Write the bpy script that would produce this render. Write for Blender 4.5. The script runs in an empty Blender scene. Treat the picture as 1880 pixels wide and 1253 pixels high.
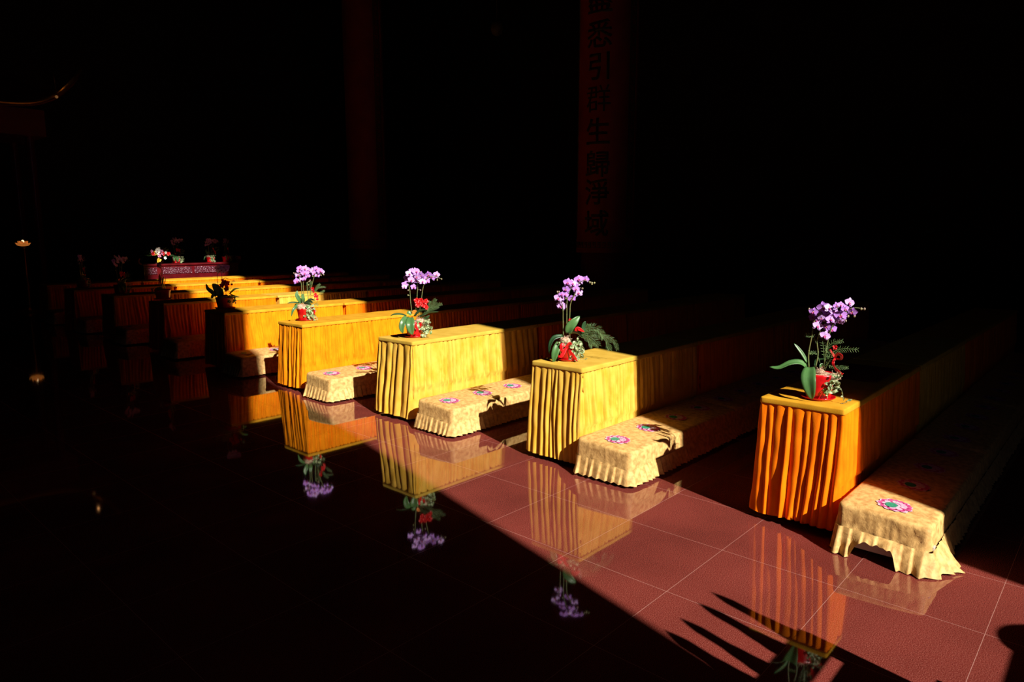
import bpy, bmesh, math, random
from mathutils import Vector, Matrix, noise
# ------------------------------------------------------------------ camera, world, sun, exposure
scene = bpy.context.scene
COL = scene.collection
EYE = 1.69
F_PX = 1262.0
PITCH = math.atan(189.5 / F_PX)
cam_d = bpy.data.cameras.new('camera'); cam = bpy.data.objects.new('camera', cam_d); COL.objects.link(cam)
cam_d.sensor_width = 36.0; cam_d.lens = F_PX / 1880 * 36.0; cam_d.clip_end = 200
_up = Vector((0, -math.cos(PITCH), -math.sin(PITCH)))
_a = Vector((2098.0 - 940.0, 437.0 - 626.5, F_PX)).normalized()
_b = _up.cross(_a)
def cam2world(v): return Vector((_a.dot(v), _b.dot(v), _up.dot(v)))
_r = cam2world(Vector((1, 0, 0))); _u = cam2world(Vector((0, -1, 0))); _k = cam2world(Vector((0, 0, -1)))
cam.matrix_world = Matrix(((_r.x, _u.x, _k.x, 0), (_r.y, _u.y, _k.y, 0), (_r.z, _u.z, _k.z, EYE), (0, 0, 0, 1)))
scene.camera = cam
def ray(u, v): return cam2world(Vector((u - 940.0, v - 626.5, F_PX)))

world = bpy.data.worlds.new('world'); scene.world = world; world.use_nodes = True
bg = world.node_tree.nodes['Background']; bg.inputs[0].default_value = (0.45, 0.6, 1.0, 1); bg.inputs[1].default_value = 0.12

sun_d = bpy.data.lights.new('sun', 'SUN'); sun = bpy.data.objects.new('sun', sun_d); COL.objects.link(sun)
sun_d.energy = 8.6; sun_d.angle = math.radians(0.53); sun_d.color = (1.0, 0.93, 0.80)
SUN = Vector((0.25, 1.0, -0.75)).normalized()
sun.rotation_euler = SUN.to_track_quat('-Z', 'Y').to_euler()
sun.location = (-2, -8, 12)

scene.view_settings.view_transform = 'Standard'
scene.view_settings.look = 'None'
scene.view_settings.gamma = 1.0
scene.view_settings.use_curve_mapping = False
scene.view_settings.exposure = 0.0

# ------------------------------------------------------------------ helpers
def tag(o, label=None, cat=None, group=None, kind=None):
    if label: o['label'] = label
    if cat: o['category'] = cat
    if group: o['group'] = group
    if kind: o['kind'] = kind
    return o
def empty(name, loc=(0, 0, 0), rz=0.0):
    o = bpy.data.objects.new(name, None); COL.objects.link(o); o.location = loc; o.rotation_euler = (0, 0, rz)
    o.empty_display_size = 0.1
    return o
class MB:
    def __init__(s): s.v = []; s.f = []; s.m = []; s.sm = []
    def add(s, verts, faces, mi=0, smooth=True):
        b = len(s.v); s.v += [tuple(v) for v in verts]
        for f in faces: s.f.append([b + i for i in f]); s.m.append(mi); s.sm.append(smooth)
    def box(s, x0, x1, y0, y1, z0, z1, mi=0):
        v = [(x, y, z) for z in (z0, z1) for y in (y0, y1) for x in (x0, x1)]
        s.add(v, [(0, 2, 3, 1), (4, 5, 7, 6), (0, 1, 5, 4), (2, 6, 7, 3), (0, 4, 6, 2), (1, 3, 7, 5)], mi, False)
    def grid(s, rows, closed=False, mi=0, smooth=True):
        n = len(rows[0]); v = [p for r in rows for p in r]; f = []
        for j in range(len(rows) - 1):
            for i in range(n if closed else n - 1):
                k = (i + 1) % n
                f.append((j * n + i, j * n + k, (j + 1) * n + k, (j + 1) * n + i))
        s.add(v, f, mi, smooth)
    def lathe(s, prof, cx=0, cy=0, n=24, mi=0, wob=None, cap=True):
        rows = []
        for (r, z) in prof:
            row = []
            for i in range(n):
                a = 2 * math.pi * i / n; rr = r * (1 + (wob(a, z) if wob else 0))
                row.append((cx + rr * math.cos(a), cy + rr * math.sin(a), z))
            rows.append(row)
        s.grid(rows, True, mi)
    def tube(s, pts, rad, n=7, mi=0):
        pts = [Vector(p) for p in pts]; rows = []
        ref = Vector((0.3, 0.9, 0.2))
        for i, p in enumerate(pts):
            t = (pts[min(i + 1, len(pts) - 1)] - pts[max(i - 1, 0)]).normalized()
            a = t.cross(ref)
            if a.length < 1e-4: a = t.cross(Vector((1, 0, 0)))
            a.normalize(); b = t.cross(a)
            r = rad[i] if isinstance(rad, (list, tuple)) else rad
            rows.append([p + (a * math.cos(2 * math.pi * k / n) + b * math.sin(2 * math.pi * k / n)) * r for k in range(n)])
        s.grid(rows, True, mi)
        c0 = len(s.v) - n; s.f.append([c0 + k for k in range(n)]); s.m.append(mi); s.sm.append(True)
        c1 = c0 - n * (len(pts) - 1); s.f.append([c1 + k for k in range(n)][::-1]); s.m.append(mi); s.sm.append(True)
    def sphere(s, c, r, n=10, m=7, mi=0, sq=(1, 1, 1)):
        rows = []
        for j in range(m + 1):
            t = math.pi * j / m; t = min(max(t, 0.02), math.pi - 0.02)
            rows.append([(c[0] + r * sq[0] * math.sin(t) * math.cos(2 * math.pi * i / n), c[1] + r * sq[1] * math.sin(t) * math.sin(2 * math.pi * i / n), c[2] + r * sq[2] * math.cos(t)) for i in range(n)])
        s.grid(rows, True, mi)
    def mesh(s, name, mats):
        me = bpy.data.meshes.new(name); me.from_pydata(s.v, [], s.f)
        for m in (mats if isinstance(mats, (list, tuple)) else [mats]): me.materials.append(m)
        me.polygons.foreach_set('material_index', s.m); me.polygons.foreach_set('use_smooth', s.sm); me.update()
        bm = bmesh.new(); bm.from_mesh(me); bmesh.ops.recalc_face_normals(bm, faces=bm.faces); bm.to_mesh(me); bm.free()
        return me
    def floorz(s, z): s.v = [(v[0], v[1], max(v[2], z)) for v in s.v]
    def build(s, name, mats, parent=None):
        o = bpy.data.objects.new(name, s.mesh(name, mats)); COL.objects.link(o); o.parent = parent
        return o
def place(name, me, parent=None, loc=(0, 0, 0), rot=(0, 0, 0)):
    o = bpy.data.objects.new(name, me); COL.objects.link(o); o.parent = parent; o.location = loc; o.rotation_euler = rot
    return o
def copy_tree(o, parent=None):
    c = o.copy(); COL.objects.link(c); c.parent = parent
    for ch in CHILD(o): copy_tree(ch, c)
    return c
def CHILD(o): return [x for x in list(COL.objects) if x.parent == o]
def bevel(o, w, seg=2):
    m = o.modifiers.new('bevel', 'BEVEL'); m.width = w; m.segments = seg; m.limit_method = 'ANGLE'; m.angle_limit = math.radians(40)
    return o
def catmull(P, n):
    P = [Vector(p) for p in P]; out = []
    if len(P) == 2: return [P[0].lerp(P[1], i / n) for i in range(n + 1)]
    Q = [P[0] * 2 - P[1]] + P + [P[-1] * 2 - P[-2]]
    segs = len(P) - 1
    for i in range(n + 1):
        t = i / n * segs; k = min(int(t), segs - 1); t -= k
        a, b, c, d = Q[k:k + 4]
        out.append(0.5 * ((2 * b) + (c - a) * t + (2 * a - 5 * b + 4 * c - d) * t * t + (3 * b - a - 3 * c + d) * t ** 3))
    return out
def nz(x, y=0.0, z=0.0): return noise.noise(Vector((x, y, z)))

# ------------------------------------------------------------------ materials
def mat(name, col, rough=0.7, col2=None, scale=12.0, bump=0.0, bscale=60.0, metal=0.0, sheen=0.0, spec=0.5, emit=None, estr=0.0, stretch=None, trans=0.0, coat=0.0):
    m = bpy.data.materials.new(name); m.use_nodes = True; nt = m.node_tree; N = nt.nodes; L = nt.links
    p = N['Principled BSDF']
    p.inputs['Roughness'].default_value = rough; p.inputs['Metallic'].default_value = metal
    p.inputs['Specular IOR Level'].default_value = spec
    if coat: p.inputs['Coat Weight'].default_value = coat; p.inputs['Coat Roughness'].default_value = 0.08
    if sheen:
        p.inputs['Sheen Weight'].default_value = sheen; p.inputs['Sheen Roughness'].default_value = 0.4
        p.inputs['Sheen Tint'].default_value = (*[min(1, c * 1.1 + 0.04) for c in col], 1)
    tc = N.new('ShaderNodeTexCoord'); mp = N.new('ShaderNodeMapping'); L.new(tc.outputs['Object'], mp.inputs[0])
    if stretch: mp.inputs['Scale'].default_value = stretch
    n1 = N.new('ShaderNodeTexNoise'); n1.inputs['Scale'].default_value = scale; n1.inputs['Detail'].default_value = 5; L.new(mp.outputs[0], n1.inputs[0])
    r = N.new('ShaderNodeValToRGB'); c2 = col2 or tuple(c * 0.8 for c in col)
    r.color_ramp.elements[0].color = (*c2, 1); r.color_ramp.elements[1].color = (*col, 1)
    r.color_ramp.elements[0].position = 0.35; r.color_ramp.elements[1].position = 0.62
    L.new(n1.outputs[0], r.inputs[0]); L.new(r.outputs[0], p.inputs['Base Color'])
    if bump:
        n2 = N.new('ShaderNodeTexNoise'); n2.inputs['Scale'].default_value = bscale; n2.inputs['Detail'].default_value = 4; L.new(mp.outputs[0], n2.inputs[0])
        b = N.new('ShaderNodeBump'); b.inputs['Strength'].default_value = bump; b.inputs['Distance'].default_value = 0.004
        L.new(n2.outputs[0], b.inputs['Height']); L.new(b.outputs[0], p.inputs['Normal'])
    if emit: p.inputs['Emission Color'].default_value = (*emit, 1); p.inputs['Emission Strength'].default_value = estr
    if trans: p.inputs['Transmission Weight'].default_value = trans
    return m
def velvet(name, col, col2): return mat(name, col, 0.85, col2, 9.0, 0.16, 220.0, sheen=0.08, spec=0.08, stretch=(1, 1, 0.7))
M_OR = velvet('orange velvet', (0.95, 0.215, 0.002), (0.85, 0.155, 0.001))
M_GO = velvet('gold orange velvet', (0.90, 0.275, 0.004), (0.78, 0.21, 0.003))
M_YE = velvet('yellow velvet', (0.78, 0.46, 0.075), (0.66, 0.355, 0.032))
M_TOPOR = velvet('golden velvet top', (0.66, 0.33, 0.022), (0.56, 0.26, 0.014))
M_TOPYE = velvet('yellow velvet top', (0.64, 0.41, 0.065), (0.56, 0.34, 0.045))
def damask():
    m = mat('cream damask', (0.74, 0.46, 0.17), 0.62, (0.47, 0.26, 0.085), 30.0, 0.0, spec=0.35)
    nt = m.node_tree; N = nt.nodes; L = nt.links; p = N['Principled BSDF']
    tc = N['Texture Coordinate']; 
    v = N.new('ShaderNodeTexVoronoi'); v.feature = 'DISTANCE_TO_EDGE'; v.inputs['Scale'].default_value = 42
    nw = N.new('ShaderNodeTexNoise'); nw.inputs['Scale'].default_value = 18; nw.inputs['Detail'].default_value = 3
    ad = N.new('ShaderNodeMixRGB'); ad.blend_type = 'ADD'; ad.inputs[0].default_value = 0.12
    L.new(tc.outputs['Object'], ad.inputs[1]); L.new(tc.outputs['Object'], nw.inputs[0]); L.new(nw.outputs[1], ad.inputs[2]); L.new(ad.outputs[0], v.inputs[0])
    n3 = N.new('ShaderNodeTexNoise'); n3.inputs['Scale'].default_value = 26; n3.inputs['Detail'].default_value = 6; L.new(tc.outputs['Object'], n3.inputs[0])
    mx = N.new('ShaderNodeMath'); mx.operation = 'ADD'; L.new(v.outputs[0], mx.inputs[0]); L.new(n3.outputs[0], mx.inputs[1])
    b = N.new('ShaderNodeBump'); b.inputs['Strength'].default_value = 0.28; b.inputs['Distance'].default_value = 0.004
    L.new(mx.outputs[0], b.inputs['Height']); L.new(b.outputs[0], p.inputs['Normal'])
    return m
M_DAM = damask()
M_WHITEWOOD = mat('pale painted wood', (0.55, 0.45, 0.38), 0.5)
M_LILAC = mat('lilac embroidery', (0.62, 0.36, 0.58), 0.6, (0.78, 0.58, 0.66), 60)
M_MAG = mat('magenta embroidery', (0.45, 0.02, 0.16), 0.6, (0.7, 0.12, 0.35), 60)
M_TEAL = mat('green embroidery', (0.04, 0.30, 0.18), 0.6, (0.02, 0.22, 0.13), 80)
M_POT = mat('red foil pot', (0.62, 0.006, 0.010), 0.28, (0.42, 0.003, 0.006), 14, 0.5, 25, coat=0.4)
M_RIB = mat('red ribbon', (0.75, 0.010, 0.014), 0.4, (0.55, 0.006, 0.01), 20)
M_MOSS = mat('shredded moss', (0.62, 0.42, 0.30), 0.95, (0.30, 0.18, 0.12), 60, 1.0, 120)
M_LEAF = mat('orchid leaf green', (0.075, 0.19, 0.055), 0.38, (0.05, 0.13, 0.04), 9, 0.15, 30)
M_LEAFD = mat('dark leaf green', (0.025, 0.075, 0.025), 0.4, (0.015, 0.05, 0.018), 12)
M_FERN = mat('fern green', (0.16, 0.26, 0.09), 0.5, (0.08, 0.16, 0.05), 30)
M_IVY = mat('variegated ivy', (0.45, 0.50, 0.30), 0.5, (0.08, 0.19, 0.045), 45)
M_STEM = mat('green stem', (0.12, 0.18, 0.06), 0.5, (0.18, 0.15, 0.045), 30)
M_BUD = mat('orchid bud', (0.30, 0.32, 0.12), 0.5, (0.32, 0.2, 0.2), 30)
M_PET = mat('violet petals', (0.56, 0.27, 0.82), 0.55, (0.44, 0.16, 0.70), 55, 0.2, 120)
M_PET2 = mat('pale violet petals', (0.66, 0.42, 0.86), 0.55, (0.55, 0.28, 0.78), 50)
M_LIP = mat('magenta lip', (0.30, 0.01, 0.14), 0.5, (0.5, 0.05, 0.25), 80)
M_YELC = mat('yellow throat', (0.8, 0.55, 0.1), 0.5)
M_RED = mat('red petals', (0.72, 0.012, 0.014), 0.45, (0.5, 0.006, 0.008), 30)
M_ORA = mat('orange petals', (0.85, 0.22, 0.01), 0.5)
M_WHITE = mat('white petals', (0.8, 0.78, 0.74), 0.5)
M_PINK = mat('pink petals', (0.7, 0.25, 0.42), 0.5)
M_YELP = mat('yellow petals', (0.75, 0.5, 0.05), 0.5)
M_LACQ = mat('red lacquer', (0.11, 0.003, 0.007), 0.3, (0.07, 0.002, 0.004), 6, coat=0.5)
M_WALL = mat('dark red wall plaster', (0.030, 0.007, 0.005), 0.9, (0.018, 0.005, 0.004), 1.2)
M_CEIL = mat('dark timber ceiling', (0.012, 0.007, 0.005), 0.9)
M_COLM = mat('vermilion column paint', (0.16, 0.012, 0.007), 0.6, (0.12, 0.008, 0.005), 1.5)
M_BOARD = mat('red couplet board', (0.28, 0.020, 0.011), 0.6, (0.22, 0.015, 0.008), 2.0)
M_INK = mat('dark green black ink', (0.025, 0.016, 0.012), 0.5)
M_BORD = mat('dull gold fretwork', (0.09, 0.055, 0.02), 0.6, (0.05, 0.03, 0.012), 20)
M_WOODD = mat('dark carved wood', (0.05, 0.02, 0.012), 0.5)
M_BRASS = mat('brass', (0.5, 0.28, 0.06), 0.35, metal=0.9)
M_PAVE = mat('pale stone paving', (0.35, 0.32, 0.29), 0.9)
M_CLOTHRED = mat('dark red cloth', (0.20, 0.012, 0.010), 0.85)
def inlay():
    m = mat('mother of pearl inlay', (0.10, 0.004, 0.012), 0.35, (0.07, 0.003, 0.01), 10)
    nt = m.node_tree; N = nt.nodes; L = nt.links; p = N['Principled BSDF']; tc = N['Texture Coordinate']
    v = N.new('ShaderNodeTexNoise'); v.inputs['Scale'].default_value = 55; v.inputs['Detail'].default_value = 2.0; L.new(tc.outputs['Object'], v.inputs[0])
    r = N.new('ShaderNodeValToRGB'); r.color_ramp.elements[0].position = 0.58; r.color_ramp.elements[1].position = 0.66
    r.color_ramp.elements[0].color = (0.06, 0.002, 0.010, 1); r.color_ramp.elements[1].color = (0.70, 0.50, 0.60, 1)
    L.new(v.outputs[0], r.inputs[0]); L.new(r.outputs[0], p.inputs['Base Color'])
    return m
M_INLAY = inlay()
def granite():
    m = bpy.data.materials.new('polished red granite tiles'); m.use_nodes = True; nt = m.node_tree; N = nt.nodes; L = nt.links
    p = N['Principled BSDF']; p.inputs['IOR'].default_value = 1.62; p.inputs['Roughness'].default_value = 0.035
    tc = N.new('ShaderNodeTexCoord')
    n1 = N.new('ShaderNodeTexNoise'); n1.inputs['Scale'].default_value = 240; n1.inputs['Detail'].default_value = 3; n1.inputs['Roughness'].default_value = 0.7
    n2 = N.new('ShaderNodeTexNoise'); n2.inputs['Scale'].default_value = 1.3; n2.inputs['Detail'].default_value = 8
    L.new(tc.outputs['Object'], n1.inputs[0]); L.new(tc.outputs['Object'], n2.inputs[0])
    r1 = N.new('ShaderNodeValToRGB'); e = r1.color_ramp.elements
    e[0].position = 0.32; e[0].color = (0.075, 0.012, 0.010, 1); e[1].position = 0.70; e[1].color = (0.38, 0.125, 0.098, 1)
    k = e.new(0.50); k.color = (0.17, 0.026, 0.020, 1)
    L.new(n1.outputs[0], r1.inputs[0])
    r2 = N.new('ShaderNodeValToRGB'); r2.color_ramp.elements[0].position = 0.35; r2.color_ramp.elements[0].color = (0.80, 0.80, 0.80, 1); r2.color_ramp.elements[1].position = 0.65; r2.color_ramp.elements[1].color = (1.12, 1.12, 1.12, 1)
    L.new(n2.outputs[0], r2.inputs[0])
    mx = N.new('ShaderNodeMixRGB'); mx.blend_type = 'MULTIPLY'; mx.inputs[0].default_value = 1
    L.new(r1.outputs[0], mx.inputs[1]); L.new(r2.outputs[0], mx.inputs[2])
    # joints every 0.6 m, lines at x = 2.80 + 0.6 k, y = 0.333 + 0.6 k
    sp = N.new('ShaderNodeSeparateXYZ'); L.new(tc.outputs['Object'], sp.inputs[0])
    def line(out, off):
        a = N.new('ShaderNodeMath'); a.operation = 'ADD'; a.inputs[1].default_value = 60 - off + 0.3; L.new(out, a.inputs[0])
        b = N.new('ShaderNodeMath'); b.operation = 'MODULO'; b.inputs[1].default_value = 0.6; L.new(a.outputs[0], b.inputs[0])
        c = N.new('ShaderNodeMath'); c.operation = 'SUBTRACT'; c.inputs[1].default_value = 0.3; L.new(b.outputs[0], c.inputs[0])
        d = N.new('ShaderNodeMath'); d.operation = 'ABSOLUTE'; L.new(c.outputs[0], d.inputs[0])
        g = N.new('ShaderNodeMath'); g.operation = 'LESS_THAN'; g.inputs[1].default_value = 0.0008; L.new(d.outputs[0], g.inputs[0])
        return g
    gx = line(sp.outputs[0], 2.80); gy = line(sp.outputs[1], 0.333)
    mm = N.new('ShaderNodeMath'); mm.operation = 'MAXIMUM'; L.new(gx.outputs[0], mm.inputs[0]); L.new(gy.outputs[0], mm.inputs[1])
    m2 = N.new('ShaderNodeMixRGB'); L.new(mm.outputs[0], m2.inputs[0]); L.new(mx.outputs[0], m2.inputs[1]); m2.inputs[2].default_value = (0.45, 0.24, 0.21, 1)
    L.new(m2.outputs[0], p.inputs['Base Color'])
    rr = N.new('ShaderNodeMath'); rr.operation = 'MULTIPLY_ADD'; rr.inputs[1].default_value = 0.5; rr.inputs[2].default_value = 0.035; L.new(mm.outputs[0], rr.inputs[0]); L.new(rr.outputs[0], p.inputs['Roughness'])
    return m
M_FLOOR = granite()

# ------------------------------------------------------------------ the hall shell
X0, X1, Y0, Y1, ZC = -6.0, 19.0, -3.5, 25.0, 19.5
def struct(name, mb, m): return tag(mb.build(name, m), kind='structure')
b = MB(); b.box(X0, X1, Y0 - 0.3, Y1, -0.2, 0.0); struct('floor', b, M_FLOOR)
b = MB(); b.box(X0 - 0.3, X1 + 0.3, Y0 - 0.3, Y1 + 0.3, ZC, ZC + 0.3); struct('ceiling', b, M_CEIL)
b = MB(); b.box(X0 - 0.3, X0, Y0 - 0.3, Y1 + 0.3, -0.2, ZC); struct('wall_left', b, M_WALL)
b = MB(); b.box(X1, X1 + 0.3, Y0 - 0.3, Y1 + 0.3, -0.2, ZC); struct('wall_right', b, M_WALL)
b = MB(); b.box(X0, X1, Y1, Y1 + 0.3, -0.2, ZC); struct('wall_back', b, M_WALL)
DX0, DX1, DZ = 1.19, 3.083, 17.62      # tall doorway that lets the sun in
b = MB(); b.box(X0, DX0, Y0 - 0.3, Y0, 0, ZC); b.box(DX1, X1, Y0 - 0.3, Y0, 0, ZC); b.box(DX0, DX1, Y0 - 0.3, Y0, DZ, ZC); struct('wall_front', b, M_WALL)
b = MB(); b.box(X0 - 12, X1 + 12, Y0 - 26, Y0 - 0.3, -0.3, -0.1); struct('ground', b, M_PAVE)

# ------------------------------------------------------------------ skirted tables
def perim(x0, x1, y0, y1, r, nL, nW, nc):
    """counterclockwise outline starting at (x0,y0) corner along the -y side: (x, y, nx, ny, s)"""
    out = []; s = 0.0
    def run(ax, ay, bx, by, nx, ny, n):
        nonlocal s
        Ld = math.hypot(bx - ax, by - ay)
        for i in range(n): t = i / n; out.append((ax + (bx - ax) * t, ay + (by - ay) * t, nx, ny, s + Ld * t))
        s += Ld
    def arc(cx, cy, a0):
        nonlocal s
        for i in range(nc): a = a0 + math.pi / 2 * i / nc; out.append((cx + r * math.cos(a), cy + r * math.sin(a), math.cos(a), math.sin(a), s + i * 0.012))
        s += nc * 0.012
    run(x0 + r, y0, x1 - r, y0, 0, -1, nL); arc(x1 - r, y0 + r, -math.pi / 2)
    run(x1, y0 + r, x1, y1 - r, 1, 0, nW); arc(x1 - r, y1 - r, 0)
    run(x1 - r, y1, x0 + r, y1, 0, 1, nL); arc(x0 + r, y1 - r, math.pi / 2)
    run(x0, y1 - r, x0, y0 + r, -1, 0, nW); arc(x0 + r, y0 + r, math.pi)
    return out
def pleats(total, pitch, rnd, jit=0.35):
    ks = [0.0]; 
    while ks[-1] < total: ks.append(ks[-1] + pitch * (1 + rnd.uniform(-jit, jit)))
    return ks
def locate(ks, s):
    lo, hi = 0, len(ks) - 1
    s = max(0.0, min(s, ks[-1] - 1e-6))
    while hi - lo > 1:
        m = (lo + hi) // 2
        if ks[m] <= s: lo = m
        else: hi = m
    return lo, (s - ks[lo]) / (ks[lo + 1] - ks[lo])
def z_at(zt, t): return zt - (zt - 0.022) * t
def skirt_mesh(L, W, seed, pitch, amp, m, hi=False, flare=0.085, zt=0.727, wander=0.03, front=True):
    rnd = random.Random(seed); nL, nW = (300, 110) if hi else (170, 54)
    P = perim(0.003, L - 0.040, -W + 0.003, -0.003, 0.012, nL, nW, 5) if front else perim(0.030, L - 0.040, -W + 0.003, -0.003, 0.012, nL, nW, 5)
    total = P[-1][4] + 0.02; ks = pleats(total, pitch, rnd, 0.45); am = [rnd.uniform(0.45, 1.25) for _ in ks]; sw = [rnd.uniform(-1, 1) for _ in ks]
    rows = []; nr = 26 if hi else 16
    for j in range(nr + 1):
        t = j / nr; row = []
        for (x, y, nx, ny, s) in P:
            lx, ly = -ny, nx
            w = (wander if seed != 11 else 0.018) * t * (nz(s * 1.7 + seed, t * 0.9) * 2.0 + 0.6 * nz(s * 5 + seed, t * 1.5, 3))
            k, u = locate(ks, s + w)
            rid = abs(math.sin(math.pi * u ** (0.8 if k % 3 else 1.3))) ** 0.8
            fan = 0.6 + 0.4 * math.sin(6.28 * am[k] * 3 + 2.2 * t)
            side = ny < -0.5
            if side: rid = rid ** 0.6
            a = (0.055 + amp * 1.1 if side else amp) * am[k] * min(1.0, t / 0.05) * (0.36 + 0.9 * t ** 0.7) * (fan if k % 2 else 1.0)
            d = a * (rid - (0.75 if side else 0.35)) + flare * (0.85 * t ** 1.2) * (1 + 0.25 * nz(s * 3.1 + seed, t, 5))
            if nx > 0.3 or (nx < -0.3 and not front): d = min(d, 0.018)
            elif ny < -0.3 and z_at(zt, t) < 0.30: d = min(d, 0.012 if seed == 11 else 0.02)
            d += 0.006 * nz(s * 22, t * 5, seed)
            # gathered seam just under the top band
            z = z_at(zt, t)
            if j == nr: z += 0.016 * nz(s * 4 + seed, 7) + 0.005 * rid + 0.010 + (0.012 if seed == 11 else 0)
            row.append((x + nx * d, y + ny * d, z))
        rows.append(row)
    mb = MB(); mb.grid(rows, True); return mb.mesh('skirt', m)
def cover_mesh(L, W, seed, m):
    loops = [(-0.10, 0.750), (-0.035, 0.7503), (-0.006, 0.7497), (0.000, 0.747), (0.002, 0.742), (0.003, 0.730), (0.004, 0.720), (0.003, 0.715), (-0.004, 0.716)]
    rows = []
    for off, z in loops:
        r = max(0.004, 0.012 + off)
        P = perim(-off, L + off, -W - off, off, r, 90, 30, 4)
        rows.append([(x + nx * 0.0035 * nz(s * 6, z * 9, seed), y + ny * 0.0035 * nz(s * 6, z * 9, seed), z + (0.003 * nz(s * 5 + 3, seed) if z < 0.72 else 0.0015 * nz(x * 4, y * 4, seed))) for (x, y, nx, ny, s) in P])
    mb = MB(); mb.grid(rows[::-1] and rows, True); n = len(rows[0]); mb.f.append(list(range(n))); mb.m.append(0); mb.sm.append(False)
    return mb.mesh('top_cover', m)
ROW0, PITCHY, TL = 1.06, 1.86, 1.80
TXS = [3.98, 3.98, 3.98, 3.98, 3.97, 3.97, 3.93, 3.90, 3.95]; TWS = [0.475, 0.485, 0.51, 0.52, 0.57, 0.57, 0.57, 0.57, 0.57]
YRS = [1.125, 2.92, 4.84, 6.70, 8.53, 10.43, 12.36, 14.30, 16.18]
SK = {}
def skm(key):
    if key not in SK:
        c, seed, pitch, amp, hi, fl, W, front = key
        SK[key] = skirt_mesh(TL, W, seed, pitch, amp, {'o': M_OR, 'g': M_GO, 'y': M_YE}[c], hi, fl, front=front)
    return SK[key]
CV = {(c, W): cover_mesh(TL - 0.022, W, i, m) for i, (c, m) in enumerate((('o', M_TOPOR), ('g', M_TOPOR), ('y', M_TOPYE))) for W in sorted(set(TWS))}
first = [('o', 11, 0.058, 0.036, True, 0.030), ('y', 12, 0.044, 0.026, True, 0.050), ('y', 13, 0.072, 0.034, True, 0.060), ('g', 14, 0.050, 0.026, True, 0.045),
         ('g', 15, 0.050, 0.018, False, 0.045), ('o', 16, 0.055, 0.020, False, 0.045), ('g', 15, 0.050, 0.018, False, 0.045), ('o', 16, 0.055, 0.020, False, 0.045), ('g', 15, 0.050, 0.018, False, 0.045)]
O9 = ['nearest row', 'second row', 'third row', 'fourth row', 'fifth row', 'sixth row', 'seventh row', 'eighth row', 'ninth row']
PO = ['end', 'second', 'third', 'fourth']
COLN = {'o': 'orange', 'g': 'golden orange', 'y': 'yellow'}
for r in range(9):
    for k in range(4):
        W = TWS[r]
        if k == 0: key = first[r] + (W, True)
        else:
            c = {(0, 1): 'y', (3, 1): 'g', (5, 1): 'y', (6, 1): 'g'}.get((r, k), 'o'); key = (c, 21 + (k % 2), 0.05, 0.022, False, 0.04, W, False)
        t = empty('long_table', (TXS[r] + k * TL, YRS[r] + W, 0))
        place('skirt', skm(key), t); place('top_cover', CV[(key[0], W)], t)
        what = {0: 'at the aisle end of the', 1: 'second from the aisle in the', 2: 'third from the aisle in the', 3: 'fourth from the aisle in the'}[k]
        tag(t, f'{COLN[key[0]]} velvet skirted table {what} {O9[r]}', 'table', 'skirted tables in the ' + O9[r])

# ------------------------------------------------------------------ kneeling benches
BL, BW = 1.66, 0.455
YB = [1.06, 2.92, 4.78, 6.64] + YRS[4:]
BOFF = [0.025, -0.04, -0.13, -0.145, -0.14, -0.14, -0.14, -0.14, -0.14]
def btop(x, y):      # y runs 0 (inner) to -BW (outer)
    v = -y / BW; e = min(x, BL - x)
    return 0.268 - 0.026 * v * v - 0.010 * max(0.0, 1 - e / 0.06) ** 2 + 0.0015 * nz(x * 9, y * 9)
def bench_cover(seed, messy=False):
    ins = [-0.222, -0.19, -0.14, -0.09, -0.04, -0.012, -0.002, 0.003, 0.004, 0.006, 0.009, 0.011]
    zz = [0, 0, 0, 0, 0, -0.001, -0.006, -0.018, -0.05, -0.08, -0.105, -0.122]
    rows = []
    for i, (off, dz) in enumerate(zip(ins, zz)):
        r = max(0.004, 0.03 + off); P = perim(-off, BL + off, -BW - off, off, r, 130, 44, 6); row = []
        for (x, y, nx, ny, s) in P:
            cx = min(max(x, 0.0), BL); cy = min(max(y, -BW), 0.0)
            base = btop(cx, cy)
            wr = 0.0
            if dz < -0.01:
                wr = 0.003 * nz(s * 14 + seed, dz * 25) + 0.002 * nz(s * 40, dz * 30, seed)
                if messy and nx < -0.3: wr *= 2.6
            row.append((x + nx * wr, y + ny * wr, base + dz + (0.010 * nz(s * 5, 3, seed) if dz < -0.1 else 0)))
        rows.append(row)
    mb = MB(); mb.grid(rows, True); n = len(rows[0]); mb.f.append(list(range(n))); mb.m.append(0); mb.sm.append(True)
    return mb.mesh('cushion_cover', M_DAM)
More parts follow.
